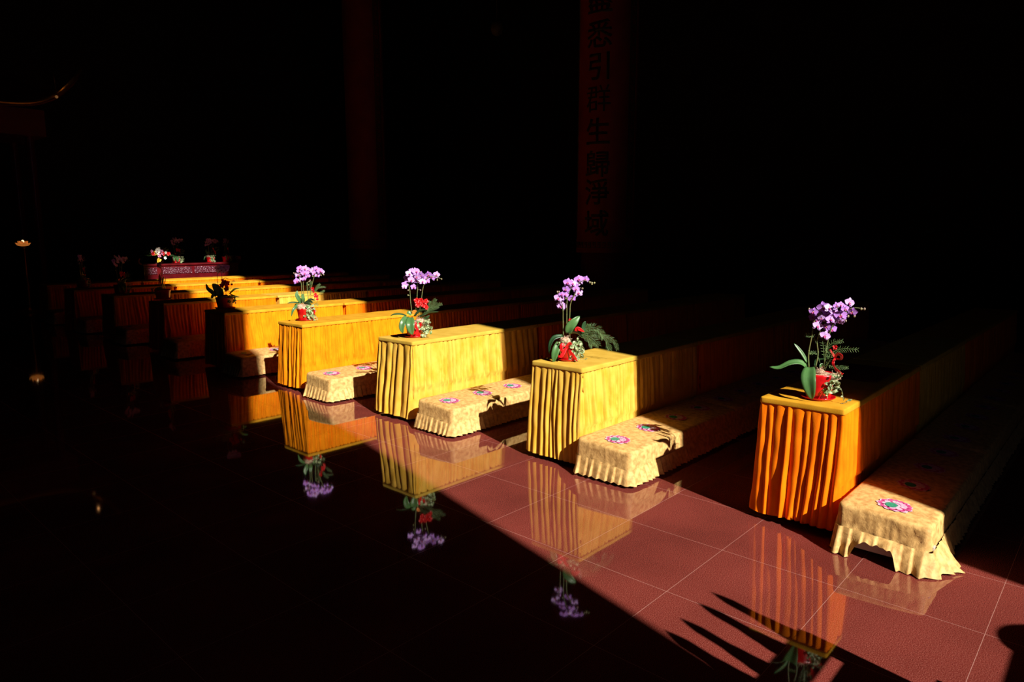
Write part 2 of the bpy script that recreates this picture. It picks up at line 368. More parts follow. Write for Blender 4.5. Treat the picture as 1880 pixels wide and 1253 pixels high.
def bench_ruffle(seed, messy=False, inner=False):
    rnd = random.Random(seed); P = perim(-0.012 if not inner else -0.004, BL + 0.004, -BW - 0.012, 0.006, 0.03, 220, 80, 7)
    total = P[-1][4] + 0.02; ks = pleats(total, 0.056, rnd, 0.25); am = [rnd.uniform(0.5, 1.25) for _ in ks]; rows = []
    for j in range(11):
        t = j / 10; row = []
        for (x, y, nx, ny, s) in P:
            cx = min(max(x, 0.0), BL); cy = min(max(y, -BW), 0.0); top = btop(cx, cy) - 0.115
            k, u = locate(ks, s + 0.012 * t * nz(s * 6, 1, seed))
            saw = (u if u < 0.8 else (1 - u) * 4.0)          # knife pleat
            d = 0.002 + 0.026 * am[k] * saw * (0.25 + 0.75 * t) + 0.030 * t + 0.006 * nz(s * 9, t, seed)
            zb = 0.018 + 0.010 * nz(s * 11, 2, seed) + 0.006 * (1 - saw)
            if ny > 0.3 or nx > 0.3 or (nx < -0.3 and inner): d = min(d, 0.006)
            if messy:
                v = -y / BW                                  # 0 inner .. 1 outer
                if nx < -0.3:                                # end facing the aisle
                    lift = max(0.0, 1 - ((v - 0.46) / 0.26) ** 2)
                    zb += 0.105 * min(1, lift * 1.6) * (0.85 + 0.4 * nz(s * 25, 9)); d += 0.02 * t * (1 - lift) + 0.02 * t * nz(s * 18, 4)
                    zb = max(0.004, zb - 0.015)
                if ny < -0.2:
                    near = max(0.0, 1 - abs(x - 0.13) / 0.14) ** 0.8
                    d += 0.075 * near * t + 0.02 * near * t * nz(s * 30, t * 3, 8); zb = 0.004 + (zb - 0.004) * (1 - 0.8 * near)
            z = top + (zb - top) * t
            row.append((x + nx * d, y + ny * d, max(0.003, z)))
        rows.append(row)
    mb = MB(); mb.grid(rows, True); return mb.mesh('ruffle', M_DAM)
def lotus_mesh():
    mb = MB(); rnd = random.Random(3)
    def petal(ang, r0, r1, w, z, mi, cx=0, cy=0):
        c, s = math.cos(ang), math.sin(ang); pts = []
        prof = [(0, 0.35), (0.3, 0.85), (0.6, 1.0), (0.85, 0.65), (1.0, 0.05)]
        L_ = [(r0 + (r1 - r0) * a, w * b) for a, b in prof]
        out = [(x, y) for x, y in L_] + [(x, -y) for x, y in L_[::-1]]
        mb.add([(cx + x * c - y * s, cy + x * s + y * c, z) for x, y in out], [tuple(range(len(out)))[::-1]], mi, False)
    for i in range(11): petal(i * 2 * math.pi / 11, 0.02, 0.093 + rnd.uniform(-.004, .004), 0.028, 0.0012, 0)
    for i in range(9): petal(0.35 + i * 2 * math.pi / 9, 0.02, 0.084, 0.027, 0.0022, 1)
    for i in range(9): petal(0.35 + i * 2 * math.pi / 9, 0.015, 0.066, 0.019, 0.0030, 0)
    for i in range(8): petal(-1.9 + i * 0.34, 0.03, 0.086, 0.016, 0.0038, 1)
    for i in range(7): petal(-1.75 + i * 0.34, 0.03, 0.062, 0.011, 0.0046, 0)
    n = 22; mb.add([(-0.016 + 0.036 * math.cos(2 * math.pi * i / n), 0.014 + 0.030 * math.sin(2 * math.pi * i / n), 0.0055) for i in range(n)], [tuple(range(n))], 2, False)
    me = mb.mesh('lotus_emblem', [M_LILAC, M_MAG, M_TEAL])
    bm = bmesh.new(); bm.from_mesh(me); bmesh.ops.recalc_face_normals(bm, faces=bm.faces)
    for f in bm.faces:
        if f.normal.z < 0: f.normal_flip()
    bm.to_mesh(me); bm.free(); return me
LOT = lotus_mesh()
BC = [bench_cover(1), bench_cover(2), bench_cover(5, True)]; BR = [bench_ruffle(1), bench_ruffle(2), bench_ruffle(5, True), bench_ruffle(3, False, True)]
for r in range(9):
    for k in range(4):
        v = 2 if (r == 0 and k == 0) else (r + k) % 2
        t = empty('kneeling_bench', (3.87 + (BL + 0.03) * k + (0.0 if r else -0.03), YB[r] + BOFF[r], 0))
        place('cushion_cover', BC[v], t); place('ruffle', BR[3 if k else v], t)
        if r == 0: t.scale = (1, 0.98, 1)
        for q in range(4):
            x = 0.16 + q * 0.415; y = -0.245
            sl = math.atan2(btop(x, y + 0.03) - btop(x, y - 0.03), 0.06)
            place('lotus_emblem', LOT, t, (x, y, btop(x, y) + 0.0025), (sl, 0, 0))
        if v == 2:
            mb = MB(); mb.box(-0.016, 0.012, -0.42, -0.05, 0.042, 0.098); bevel(mb.build('stretcher', M_WHITEWOOD, t), 0.004)
            for yy in (-0.055, -0.45):
                mb = MB(); mb.box(0.025, 0.065, yy - 0.02, yy + 0.02, 0.0, 0.14); bevel(mb.build('leg', M_WHITEWOOD, t), 0.004)
        what = {0: 'at the aisle end of the', 1: 'second from the aisle in the', 2: 'third from the aisle in the', 3: 'fourth from the aisle in the'}[k]
        lab = 'cream kneeling bench with lifted crumpled ruffle at the aisle end of the nearest row' if v == 2 else f'cream damask kneeling bench with lotus emblems {what} {O9[r]}'
        tag(t, lab, 'bench', 'kneeling benches in the ' + O9[r])
# dark red cloth lying on the end table of the nearest row
mb = MB(); rows = []
for i in range(25):
    row = []
    for j in range(17):
        x = 4.86 + 0.60 * i / 24 + 0.012 * nz(j * .4, i * .1); y = 1.19 + 0.34 * j / 16 + 0.012 * nz(i * .3, 5)
        row.append((x, y, 0.7545 + 0.003 * abs(nz(x * 7, y * 7))))
    rows.append(row)
mb.grid(rows); o = mb.build('folded_cloth', M_CLOTHRED)
m_ = o.modifiers.new('solid', 'SOLIDIFY'); m_.thickness = 0.004; m_.offset = 1
tag(o, 'dark red cloth spread on the orange table behind the nearest orchid', 'cloth')

# ------------------------------------------------------------------ orchids
def blossom_mesh(pm, seed):
    mb = MB(); rnd = random.Random(seed)
    def petal(ang, L, W, bend, mi, base=0.06, wide=0.55, zoff=0.0):
        c, s = math.cos(ang), math.sin(ang); rows = []
        for i in range(7):
            t = i / 6; w = W * (math.sin(math.pi * min(1, (t * (1 - 0.08) + 0.04)) ** (1.0 / (1.6 * wide + 0.2))) ** 0.75) if 0 < t < 1 else W * (0.18 if t == 0 else 0.10)
            row = []
            for j in range(5):
                q = j / 4 * 2 - 1; x = base + L * t; y = q * w; h = bend * t * t - 0.10 * abs(q) ** 2 * (W) + zoff + 0.02 * nz(x * 4 + seed, y * 4, ang)
                row.append((x * c - y * s, h, x * s + y * c))
            rows.append(row)
        mb.grid(rows, mi=mi)
    # faces -Y
    for a in (90, 215, 325): petal(math.radians(a + rnd.uniform(-5, 5)), 0.86, 0.30, 0.16, 0, zoff=0.03)
    for a in (14, 166): petal(math.radians(a + rnd.uniform(-5, 5)), 0.92, 0.52, 0.10, 0, wide=0.75, zoff=-0.02)
    for a, l, w in ((270, 0.42, 0.13), (235, 0.3, 0.14), (305, 0.3, 0.14)): petal(math.radians(a), l, w, -0.22, 1, base=0.02, zoff=-0.09)
    mb.sphere((0, -0.12, 0.02), 0.085, 8, 6, 2)
    mb.tube([(0, 0.02, 0), (0.02, 0.3, -0.1), (0.0, 0.55, -0.25)], [0.04, 0.03, 0.03], 5, 3)
    return mb.mesh('blossom', [pm, M_LIP, M_YELC, M_STEM])
BLO = [blossom_mesh(M_PET, 1), blossom_mesh(M_PET2, 2), blossom_mesh(M_PET, 3)]
def redflower_mesh(m, seed):
    mb = MB(); rnd = random.Random(seed)
    for ring, (n, R, tilt) in enumerate(((5, 1.0, 0.35), (4, 0.72, 0.85), (3, 0.4, 1.2))):
        for i in range(n):
            a = 2 * math.pi * i / n + ring * 0.6 + rnd.uniform(-.15, .15); c, s = math.cos(a), math.sin(a); rows = []
            for k in range(5):
                t = k / 4; w = 0.46 * R * math.sin(math.pi * (0.12 + 0.80 * t)) ** 0.7; row = []
                for j in range(5):
                    q = j / 4 * 2 - 1; x = R * t * math.cos(tilt * (0.4 + 0.6 * t)); h = -R * 0.9 * t * math.sin(tilt * (0.4 + 0.6 * t)) - 0.12 * (1 - q * q) * R; y = q * w
                    row.append((x * c - y * s, h, x * s + y * c))
                rows.append(row)
            mb.grid(rows)
    return mb.mesh('red_flower', m)
RFL = redflower_mesh(M_RED, 1)
def leaf(mb, spine, width, tilt=0.3, n=14, fold=0.18, mi=0, tipw=0.02):
    P = catmull(spine, n); rows = []
    for i, p in enumerate(P):
        t = i / n; T = (P[min(i + 1, n)] - P[max(i - 1, 0)]).normalized()
        ip = Vector((-T.z, 0, T.x))
        if ip.length < 0.05: ip = Vector((1, 0, 0))
        ip.normalize(); dp = Vector((0, -1, 0)); dp = (dp - T * dp.dot(T)).normalized()
        w = (ip * math.cos(tilt) + dp * math.sin(tilt)).normalized(); nn = T.cross(w).normalized()
        if nn.y > 0 and tilt < 0.8: nn = -nn
        if tilt >= 0.8 and nn.z < 0: nn = -nn
        hw = width * 0.5 * max(tipw, (math.sin(math.pi * (0.10 + 0.90 * t) ** 0.85)) ** 0.6 if t < 1 else tipw) if t < 1 else width * tipw
        rows.append([p + w * hw * q + nn * (fold * abs(q) * hw) for q in (-1, -0.6, -0.2, 0.0, 0.2, 0.6, 1)])
    mb.grid(rows, mi=mi)
def fern(mb, spine, ll, n=14, rnd=random, mi=0, w=0.0013):
    P = catmull(spine, n); mb.tube(P, 0.0012, 4, mi)
    for i in range(2, n + 1):
        T = (P[i] - P[i - 1]).normalized(); L_ = ll * (0.55 + 0.6 * math.sin(math.pi * i / (n + 1)))
        for sd in (-1, 1):
            side = Vector((-T.z, 0, T.x)) * sd; side = (side + Vector((0, rnd.uniform(-.6, .3), rnd.uniform(-.45, .1)))).normalized()
            d = (T * 0.75 + side).normalized(); q = T.cross(d); q = q.normalized() if q.length > .1 else Vector((0, 1, 0)); wv = d.cross(q).normalized() * w
            e = P[i] + d * L_ - Vector((0, 0, L_ * 0.15)); m = P[i].lerp(e, 0.5) + Vector((0, 0, L_ * .05))
            mb.add([P[i], m + wv, e, m - wv], [(0, 1, 2, 3)], mi, False)
def make_orchid(name, pos, org, scl, ppm, D, label, group='orchid pots on the table ends', seed=1):
    """D holds the arrangement in local centimetre-like units; org/scl/ppm turn sketch units into metres around the pot base"""
    rnd = random.Random(seed); root = empty(name, pos, math.atan2(-pos[0], pos[1])); tag(root, label, 'potted orchid', group)
    def L(p, dep=0.0):
        return Vector(((p[0] - org[0]) / scl / ppm, (p[2] if len(p) > 2 else 0.0) + dep, (org[1] - p[1]) / scl / ppm))
    # pot, saucer, moss
    pw, ph = D['pot']
    mb = MB(); mb.lathe([(0.001, 0.004), (pw * .78, 0.004), (pw * .80, 0.012), (pw * .86, ph * .3), (pw * .93, ph * .7), (pw * 1.0, ph * .93), (pw * 1.02, ph), (pw * .97, ph + .004), (pw * .92, ph - .006), (pw * .85, ph - .02), (0.001, ph - .02)], n=40, wob=lambda a, z: 0.02 * math.sin(a * 13) * (z / ph) + 0.012 * math.sin(a * 7 + 1))
    pot = mb.build('pot', M_POT, root)
    mb = MB(); mb.lathe([(0.001, 0.0), (pw * .95, 0.0), (pw * 1.12, 0.012), (pw * 1.14, 0.016), (pw * 1.08, 0.016), (pw * .92, 0.006), (0.001, 0.004)], n=36); mb.build('saucer', M_POT, root)
    for (cx, cy, r_) in D.get('moss', []):
        mb = MB(); c = L((cx, cy), -pw * 0.45); R = r_ / scl / ppm; mb.sphere(c, R, 16, 10, 0, (1.1, .8, .72))
        mb.v = [tuple(Vector(v) + (Vector(v) - c).normalized() * R * 0.25 * nz(v[0] * 60, v[1] * 60, v[2] * 60)) for v in mb.v]
        for _ in range(26):
            a = rnd.uniform(0, 6.28); el = rnd.uniform(-.3, 1.2); d = Vector((math.cos(a) * math.cos(el), math.sin(a) * math.cos(el) * .8, math.sin(el)))
            p0 = c + d * R * .8; p1 = p0 + d * R * .5 + Vector((rnd.uniform(-1, 1), rnd.uniform(-1, 1), rnd.uniform(-1, .3))) * R * .3
            mb.tube([p0, p0.lerp(p1, .5) + Vector((0, 0, R * .08)), p1], .0012, 4)
        mb.build('moss', M_MOSS, root)
    mb = MB(); mb.lathe([(0.001, ph - .004), (pw * .6, ph + .006), (pw * .9, ph - .012)], n=20); mb.build('moss', M_MOSS, root)
    for lf in D.get('leaves', []):
        mb = MB(); leaf(mb, [L(p) for p in lf['s']], lf['w'] / scl / ppm, lf.get('t', .3), fold=lf.get('f', .2)); o = mb.build('leaf', {'g': M_LEAF, 'd': M_LEAFD, 'r': M_RED, 'o': M_ORA}[lf.get('c', 'g')], root)
        md = o.modifiers.new('solid', 'SOLIDIFY'); md.thickness = 0.0016
        if lf.get('c') in ('r', 'o'): o.name = 'anthurium_bract'; o['label'] = 'glossy red bract' if lf['c'] == 'r' else 'orange bract'
    for st in D.get('stems', []):
        P = catmull([L(p) for p in st['s']], 22); mb = MB(); mb.tube(P, [0.0042 - 0.0022 * i / 22 for i in range(23)], 7)
        for i in (5, 10, 14): mb.sphere(P[i], .0052, 6, 4)
        o = mb.build('flower_stem', M_STEM, root)
        for bp in st.get('b', []):
            q = L(bp); near = min(P, key=lambda z: (z - q).length); mb = MB()
            mb.sphere(q, .0062, 8, 6, 0, (1, 1, 1.3)); mb.tube([near, near.lerp(q, .6) + Vector((0, 0, .003)), q], .0012, 4); mb.build('bud', M_BUD, root)
    i = 0
    for f in D.get('blooms', []):
        dep = rnd.uniform(-.045, .03); q = L((f[0], f[1]), dep); sc = f[2] / scl / ppm * 1.45
        o = place('blossom', BLO[i % 3], root, q, (rnd.uniform(-.45, .25), rnd.uniform(-.35, .35), rnd.uniform(-.5, .7))); o.scale = (sc, sc, sc); i += 1
    for f in D.get('red', []):
        q = L((f[0], f[1]), f[3] if len(f) > 3 else -.01); sc = f[2] / scl / ppm * 1.1
        o = place('red_flower', RFL, root, q, (rnd.uniform(-.5, .4), rnd.uniform(-2, 2), rnd.uniform(-.5, .6))); o.scale = (sc, sc, sc)
        mb = MB(); mb.tube(catmull([q, q + Vector((-.01, .005, -.04)), Vector((0.02, 0, ph))], 6), .0015, 4); mb.build('flower_stalk', M_STEM, root)
    for rb in D.get('ribbon', []):
        mb = MB(); leaf(mb, [L(p) for p in rb['s']], 0.75 * rb['w'] / scl / ppm, rb.get('t', .4), fold=.05, tipw=.5); o = mb.build('ribbon', M_RIB, root)
        md = o.modifiers.new('solid', 'SOLIDIFY'); md.thickness = 0.001
    for fr in D.get('ferns', []):
        mb = MB(); fern(mb, [L(p) for p in fr['s']], 0.85 * fr['l'] / scl / ppm, fr.get('n', 14), rnd); mb.build('fern_frond', M_FERN, root)
    for iv in D.get('ivy', []):
        mb = MB(); (x0, y0, x1, y1, n_, sz) = iv
        for _ in range(n_):
            c = L((rnd.uniform(x0, x1), rnd.uniform(y0, y1)), -pw * rnd.uniform(.7, 1.15)); a = rnd.uniform(0, 6.28); s_ = sz / scl / ppm * rnd.uniform(.6, 1.2)
            e = c + Vector((math.cos(a), rnd.uniform(-.5, .2), math.sin(a) - .3)).normalized() * s_
            leaf(mb, [c, c.lerp(e, .5) + Vector((0, -.15 * s_, .1 * s_)), e], s_ * .75, rnd.uniform(0, .6), n=5, fold=.3)
            mb.tube([c, c + Vector((0, pw * .3, .01)), Vector((c.x * .6, -pw * .3, ph))], .001, 4)
        mb.floorz(.003); o = mb.build('ivy_foliage', M_IVY, root)
    for tr in D.get('trail', []):
        mb = MB(); P = catmull([L(p) for p in tr['s']], 14); mb.tube(P, .0014, 5)
        for i2 in range(3, 14, 2):
            e = P[i2] + Vector((rnd.uniform(-1, 1), rnd.uniform(-1, .5), rnd.uniform(-.8, .5))) * .014; leaf(mb, [P[i2], P[i2].lerp(e, .5), e], .010, .3, n=4)
        mb.floorz(.003); mb.build('trailing_vine', M_IVY, root)
    return root
TZ = 0.7505
D1 = dict(pot=(0.085, 0.150), moss=[(600, 885, 48), (745, 930, 58)],
    leaves=[dict(s=[(470, 850), (400, 800, -.02), (300, 805, -.05), (190, 860, -.07), (92, 858, -.07)], w=78, t=1.0), dict(s=[(500, 845, -.03), (495, 930, -.11), (515, 1040, -.13), (545, 1165, -.12)], w=150, t=.15, f=.25),
            dict(s=[(470, 800), (420, 715), (370, 650), (325, 600)], w=36, t=.5), dict(s=[(600, 850), (620, 830, .02), (650, 870, .05)], w=60, t=.9),
            dict(s=[(540, 840), (560, 800, .05), (640, 780, .10)], w=70, t=1.0, c='d')],
    stems=[dict(s=[(490, 860), (478, 700), (500, 500), (508, 370), (545, 290), (640, 190, .0)], b=[(470, 230), (455, 215)]), dict(s=[(556, 850), (572, 700), (556, 560), (590, 420), (650, 320), (760, 150)], b=[(560, 265)]),
           dict(s=[(640, 820, .02), (660, 560, .02), (690, 400), (770, 250), (880, 185), (990, 190)], b=[(960, 190), (990, 190), (900, 270), (820, 325), (840, 275)])],
    blooms=[(595, 185, 50), (650, 190, 44), (505, 300, 40), (545, 330, 42), (552, 385, 42), (500, 235, 36), (660, 262, 48), (630, 318, 40), (700, 235, 40), (768, 262, 50), (765, 330, 38), (685, 360, 38), (690, 425, 42), (630, 492, 42), (760, 150, 30), (720, 165, 30), (845, 130, 42), (875, 220, 38), (700, 200, 34), (585, 300, 30), (625, 228, 40), (672, 310, 40), (728, 292, 38), (640, 395, 34), (805, 190, 32), (540, 268, 36)],
    red=[(735, 612, 26)],
    ribbon=[dict(s=[(740, 730), (760, 680, -.03), (800, 690, -.04), (800, 735, -.02), (750, 745)], w=46), dict(s=[(745, 730), (715, 690, .01), (690, 650, .02)], w=34), dict(s=[(740, 735), (725, 790, -.02), (750, 840, -.02)], w=38), dict(s=[(745, 840, -.02), (790, 875, -.03), (830, 895, -.03)], w=46)],
    ferns=[dict(s=[(660, 800), (700, 690), (800, 630), (950, 625)], l=58, n=18), dict(s=[(640, 800), (660, 640), (720, 560), (800, 540)], l=50), dict(s=[(600, 800), (560, 700), (520, 690), (490, 690)], l=34), dict(s=[(560, 620), (520, 520), (480, 500), (435, 490)], l=40, n=10), dict(s=[(650, 820), (740, 830), (800, 830), (870, 825)], l=40), dict(s=[(640, 780), (620, 620), (600, 520), (590, 480)], l=46), dict(s=[(650, 830), (690, 760), (680, 680), (660, 600)], l=50)],
    ivy=[(670, 880, 810, 1060, 26, 44), (640, 1040, 760, 1110, 6, 62)],
    trail=[dict(s=[(740, 960, -.08), (820, 1040, -.09), (850, 1160, -.08)]), dict(s=[(740, 980, -.08), (700, 1060, -.1), (690, 1150, -.1)]), dict(s=[(780, 1220, -.09), (850, 1195, -.09), (890, 1150, -.09), (930, 1140, -.08)])])
make_orchid('potted_orchid', (4.16, 1.33, TZ), (600, 1192), 5.967, 311, D1, 'violet orchid with long arching leaf, red pot, on the nearest orange table', seed=2)
D2 = dict(pot=(0.075, 0.115), moss=[(290, 885, 62)],
    leaves=[dict(s=[(325, 800), (345, 720, -.02), (400, 650, -.02), (462, 590, 0)], w=105, t=.1), dict(s=[(260, 830), (160, 850, -.02), (110, 930, -.04), (100, 1040, -.05)], w=60, t=.7, c='d'), dict(s=[(215, 900, -.05), (185, 980, -.08), (165, 1060, -.09), (155, 1135, -.09)], w=90, t=.2),
            dict(s=[(330, 810), (380, 785), (450, 800), (490, 850)], w=80, t=.9, c='d'), dict(s=[(415, 770, -.02), (440, 735, -.03), (520, 775, -.03)], w=52, t=.2, c='r'), dict(s=[(500, 800), (510, 700), (530, 650)], w=50, c='d')],
    stems=[dict(s=[(268, 830), (262, 650), (258, 500), (240, 420), (205, 360)], b=[(190, 300), (210, 300)]), dict(s=[(308, 800), (306, 560), (308, 400), (340, 280), (380, 200)], b=[(290, 380)]),
           dict(s=[(335, 800), (342, 560), (350, 440), (400, 320), (440, 200), (520, 165), (630, 195)], b=[(575, 185), (600, 205), (630, 190), (490, 258), (600, 190)])],
    blooms=[(315, 185, 42), (370, 195, 38), (295, 268, 38), (385, 232, 42), (442, 312, 40), (445, 150, 44), (526, 148, 32), (205, 372, 42), (245, 328, 30), (362, 382, 38), (242, 470, 48), (290, 330, 28), (412, 262, 32), (460, 190, 30), (340, 225, 30), (250, 385, 26)],
    red=[(350, 635, 22)],
    ribbon=[dict(s=[(300, 940, -.08), (250, 920, -.09), (250, 990, -.09), (310, 960, -.08)], w=60), dict(s=[(300, 950, -.08), (350, 900, -.09), (360, 960, -.09)], w=50), dict(s=[(300, 960, -.08), (250, 1050, -.1), (210, 1060, -.09)], w=60), dict(s=[(330, 980, -.08), (400, 1060, -.1), (430, 1110, -.1)], w=50)],
    ferns=[dict(s=[(470, 800), (560, 735), (660, 730), (735, 790)], l=80, n=22), dict(s=[(470, 830), (600, 790), (700, 800), (745, 830)], l=85, n=20), dict(s=[(470, 840), (560, 830), (640, 880), (690, 940)], l=75, n=18), dict(s=[(700, 810), (780, 860), (810, 930), (825, 990)], l=60, n=14), dict(s=[(720, 800), (800, 830), (880, 890), (918, 985)], l=50, n=16), dict(s=[(430, 850), (520, 800), (560, 720), (570, 690)], l=50), dict(s=[(480, 850), (560, 870), (600, 920), (620, 950)], l=60), dict(s=[(260, 840), (200, 850), (150, 870), (120, 900)], l=30)],
    ivy=[(340, 860, 500, 1060, 40, 46), (330, 1000, 470, 1100, 14, 42), (190, 870, 330, 980, 14, 34)],
    trail=[dict(s=[(480, 900, -.07), (510, 980, -.08), (520, 1030, -.08)]), dict(s=[(400, 1040, -.09), (480, 1090, -.1), (560, 1080, -.1)])])
make_orchid('potted_orchid', (4.19, 3.21, TZ), (332, 1128), 6.593, 237, D2, 'violet orchid with wide arching fern and upright leaf on the second row yellow table', seed=3)
D3 = dict(pot=(0.090, 0.150), moss=[(420, 880, 60)],
    leaves=[dict(s=[(235, 800), (150, 775, -.02), (60, 775, -.03), (8, 798, -.03)], w=36, t=1.0, c='d'), dict(s=[(235, 810, -.03), (190, 870, -.09), (165, 950, -.11), (180, 1035, -.11)], w=95, t=.2), dict(s=[(290, 820, -.04), (285, 890, -.11), (290, 970, -.125), (315, 1055, -.12)], w=125, t=.1, f=.22),
            dict(s=[(340, 810), (400, 740, -.02), (460, 715, -.02), (525, 725, -.02)], w=46, t=.7, c='d'), dict(s=[(400, 830), (480, 780, -.03), (550, 750, -.03), (690, 745, -.04)], w=46, t=.6, c='d'), dict(s=[(300, 790), (270, 760), (240, 770)], w=60, t=.6, c='g'), dict(s=[(340, 780), (340, 745), (380, 735)], w=50, t=.2, c='o'), dict(s=[(430, 850), (520, 830), (560, 800)], w=50, t=.5, c='d')],
    stems=[dict(s=[(312, 770), (296, 600), (288, 430), (270, 330), (300, 210)], b=[(262, 510), (265, 440)]), dict(s=[(380, 700), (390, 500), (402, 370), (400, 260), (380, 170)], b=[(440, 440)]), dict(s=[(430, 700), (460, 500), (492, 350), (560, 250), (660, 250), (742, 286)], b=[(740, 285), (678, 298), (435, 180)])],
    blooms=[(380, 172, 46), (290, 205, 44), (325, 170, 36), (248, 268, 38), (312, 290, 44), (222, 355, 36), (345, 395, 36), (395, 245, 46), (450, 232, 46), (420, 312, 38), (470, 312, 38), (555, 222, 40), (605, 258, 42), (672, 220, 36), (530, 275, 36), (652, 250, 30), (215, 385, 28), (265, 310, 34), (355, 245, 36), (380, 300, 36), (540, 320, 26)],
    red=[(382, 585, 40), (442, 588, 38), (508, 600, 40), (400, 645, 40), (482, 650, 40), (515, 685, 34), (450, 620, 34)],
    ribbon=[dict(s=[(380, 930, -.1), (350, 900, -.11), (350, 950, -.11), (390, 935, -.1)], w=60), dict(s=[(370, 940, -.1), (380, 1000, -.11), (340, 1050, -.11)], w=50)],
    ferns=[dict(s=[(520, 750), (560, 680), (610, 620), (650, 570)], l=52, n=14), dict(s=[(530, 740), (600, 670), (670, 640), (735, 640)], l=46, n=14), dict(s=[(520, 760), (560, 720), (620, 700), (690, 680)], l=40), dict(s=[(480, 790), (540, 740), (560, 640), (570, 600)], l=36)],
    ivy=[(370, 850, 560, 1010, 30, 46), (440, 980, 580, 1060, 16, 50)],
    trail=[dict(s=[(480, 1000, -.09), (500, 1080, -.09), (510, 1120, -.09)])])
o3 = make_orchid('potted_orchid', (4.21, 5.08, TZ), (345, 1108), 7.827, 191, D3, 'violet orchid with a cluster of round red flowers on the third row yellow table', seed=4)
D4 = dict(pot=(0.100, 0.140), moss=[(285, 830, 84)],
    leaves=[dict(s=[(285, 760), (250, 690, -.02), (215, 610, -.02), (225, 535, -.01)], w=75, t=.1), dict(s=[(310, 760), (318, 690, -.03), (310, 620, -.03), (305, 590, -.03)], w=62, t=.2), dict(s=[(270, 760), (180, 740, -.03), (110, 738, -.04), (48, 748, -.05)], w=34, t=.8, c='d'), dict(s=[(230, 770, -.03), (180, 820, -.08), (135, 880, -.1), (108, 975, -.1)], w=52, t=.4),
            dict(s=[(340, 760), (420, 720, -.02), (480, 750, -.03)], w=70, t=.6, c='d'), dict(s=[(360, 760), (440, 700), (520, 720)], w=60, t=.8, c='d'), dict(s=[(330, 780), (400, 760, -.04), (450, 790, -.05)], w=60, t=.4, c='d'), dict(s=[(220, 780), (190, 800), (190, 810)], w=50, c='d')],
    stems=[dict(s=[(298, 620), (298, 420), (270, 330), (290, 180)], b=[(180, 230), (205, 235)]), dict(s=[(332, 620), (332, 400), (370, 280), (380, 170)]), dict(s=[(405, 700), (400, 560), (395, 400)], b=[(440, 380), (420, 440), (450, 360)]), dict(s=[(440, 620), (475, 450), (505, 350), (540, 250), (620, 200)], b=[(495, 290), (640, 275), (685, 265)])],
    blooms=[(290, 150, 48), (375, 150, 46), (335, 190, 42), (435, 190, 44), (250, 260, 44), (360, 230, 46), (222, 370, 48), (298, 350, 36), (348, 330, 32), (412, 285, 36), (500, 188, 44), (560, 162, 44), (620, 195, 46), (655, 215, 40), (575, 270, 38), (525, 235, 38), (305, 255, 36), (270, 190, 34), (400, 225, 34)],
    red=[(490, 512, 36), (505, 560, 26), (530, 610, 30), (550, 650, 28), (560, 700, 26), (515, 645, 22)],
    ribbon=[dict(s=[(500, 830, -.1), (500, 900, -.11), (490, 960, -.11)], w=40)],
    ferns=[dict(s=[(480, 600), (540, 520), (570, 470), (612, 430)], l=40), dict(s=[(520, 580), (570, 500), (630, 480), (705, 482)], l=32), dict(s=[(540, 660), (600, 610), (640, 570), (685, 545)], l=34), dict(s=[(440, 700), (440, 560), (450, 440), (470, 380)], l=36), dict(s=[(470, 780), (520, 790), (550, 790), (560, 800)], l=40), dict(s=[(400, 700), (395, 560), (398, 430), (400, 400)], l=28)],
    ivy=[(350, 790, 500, 980, 36, 52), (340, 960, 500, 1050, 18, 48)],
    trail=[dict(s=[(480, 980, -.11), (530, 1000, -.11), (545, 1050, -.11)])])
o4 = make_orchid('potted_orchid', (4.235, 7.05, TZ), (350, 1066), 9.633, 160, D4, 'violet orchid with brown moss mound and upright leaf on the fourth row table', seed=5)
D5 = dict(pot=(0.115, 0.15), moss=[(270, 400, 70)],
    leaves=[dict(s=[(160, 370), (110, 310), (60, 260), (40, 190)], w=56, t=.2), dict(s=[(220, 390), (200, 310), (160, 240), (118, 195)], w=110, t=.1), dict(s=[(330, 340), (370, 300), (410, 272), (470, 268)], w=30, t=.5), dict(s=[(340, 340), (380, 365), (420, 380), (460, 390)], w=26, t=.6), dict(s=[(130, 340), (110, 370), (100, 400)], w=40), dict(s=[(340, 400), (380, 440), (415, 435)], w=40)],
    stems=[dict(s=[(190, 330), (190, 200), (190, 85), (210, -20)]), dict(s=[(250, 330), (250, 200), (248, 60), (290, -20)]), dict(s=[(250, 200), (280, 120), (400, 160)])],
    blooms=[(200, -20, 34), (240, -40, 34), (280, -30, 36), (300, 0, 34), (250, 5, 34), (320, -30, 32), (270, 30, 30), (220, 20, 30)],
    red=[(270, 180, 40), (310, 190, 36), (290, 230, 40), (240, 220, 34), (370, 210, 16), (300, 270, 36)],
    ferns=[dict(s=[(320, 300), (340, 230), (380, 170), (405, 155)], l=30), dict(s=[(300, 260), (260, 220), (240, 210), (200, 210)], l=30)],
    ivy=[(300, 350, 400, 490, 14, 40)])
o5 = make_orchid('potted_orchid', (4.22, 9.03, TZ), (265, 545), 7.833, 133, D5, 'shadowed orchid with dark leaves on the fifth row table', seed=6)
def dup_orchid(src, loc, rz, label, group='orchid pots on the table ends'):
    c = copy_tree(src); c.location = loc; c.rotation_euler = (0, 0, rz); tag(c, label, 'potted orchid', group); return c
dup_orchid(o5, (4.23, 11.12, TZ), -2.2, 'shadowed orchid with dark leaves on the sixth row table')
dup_orchid(o3, (4.16, 12.75, TZ), 0.5, 'barely lit orchid on the seventh row table')
dup_orchid(o4, (4.2, 14.85, TZ), 0.9, 'barely lit orchid on the eighth row table')

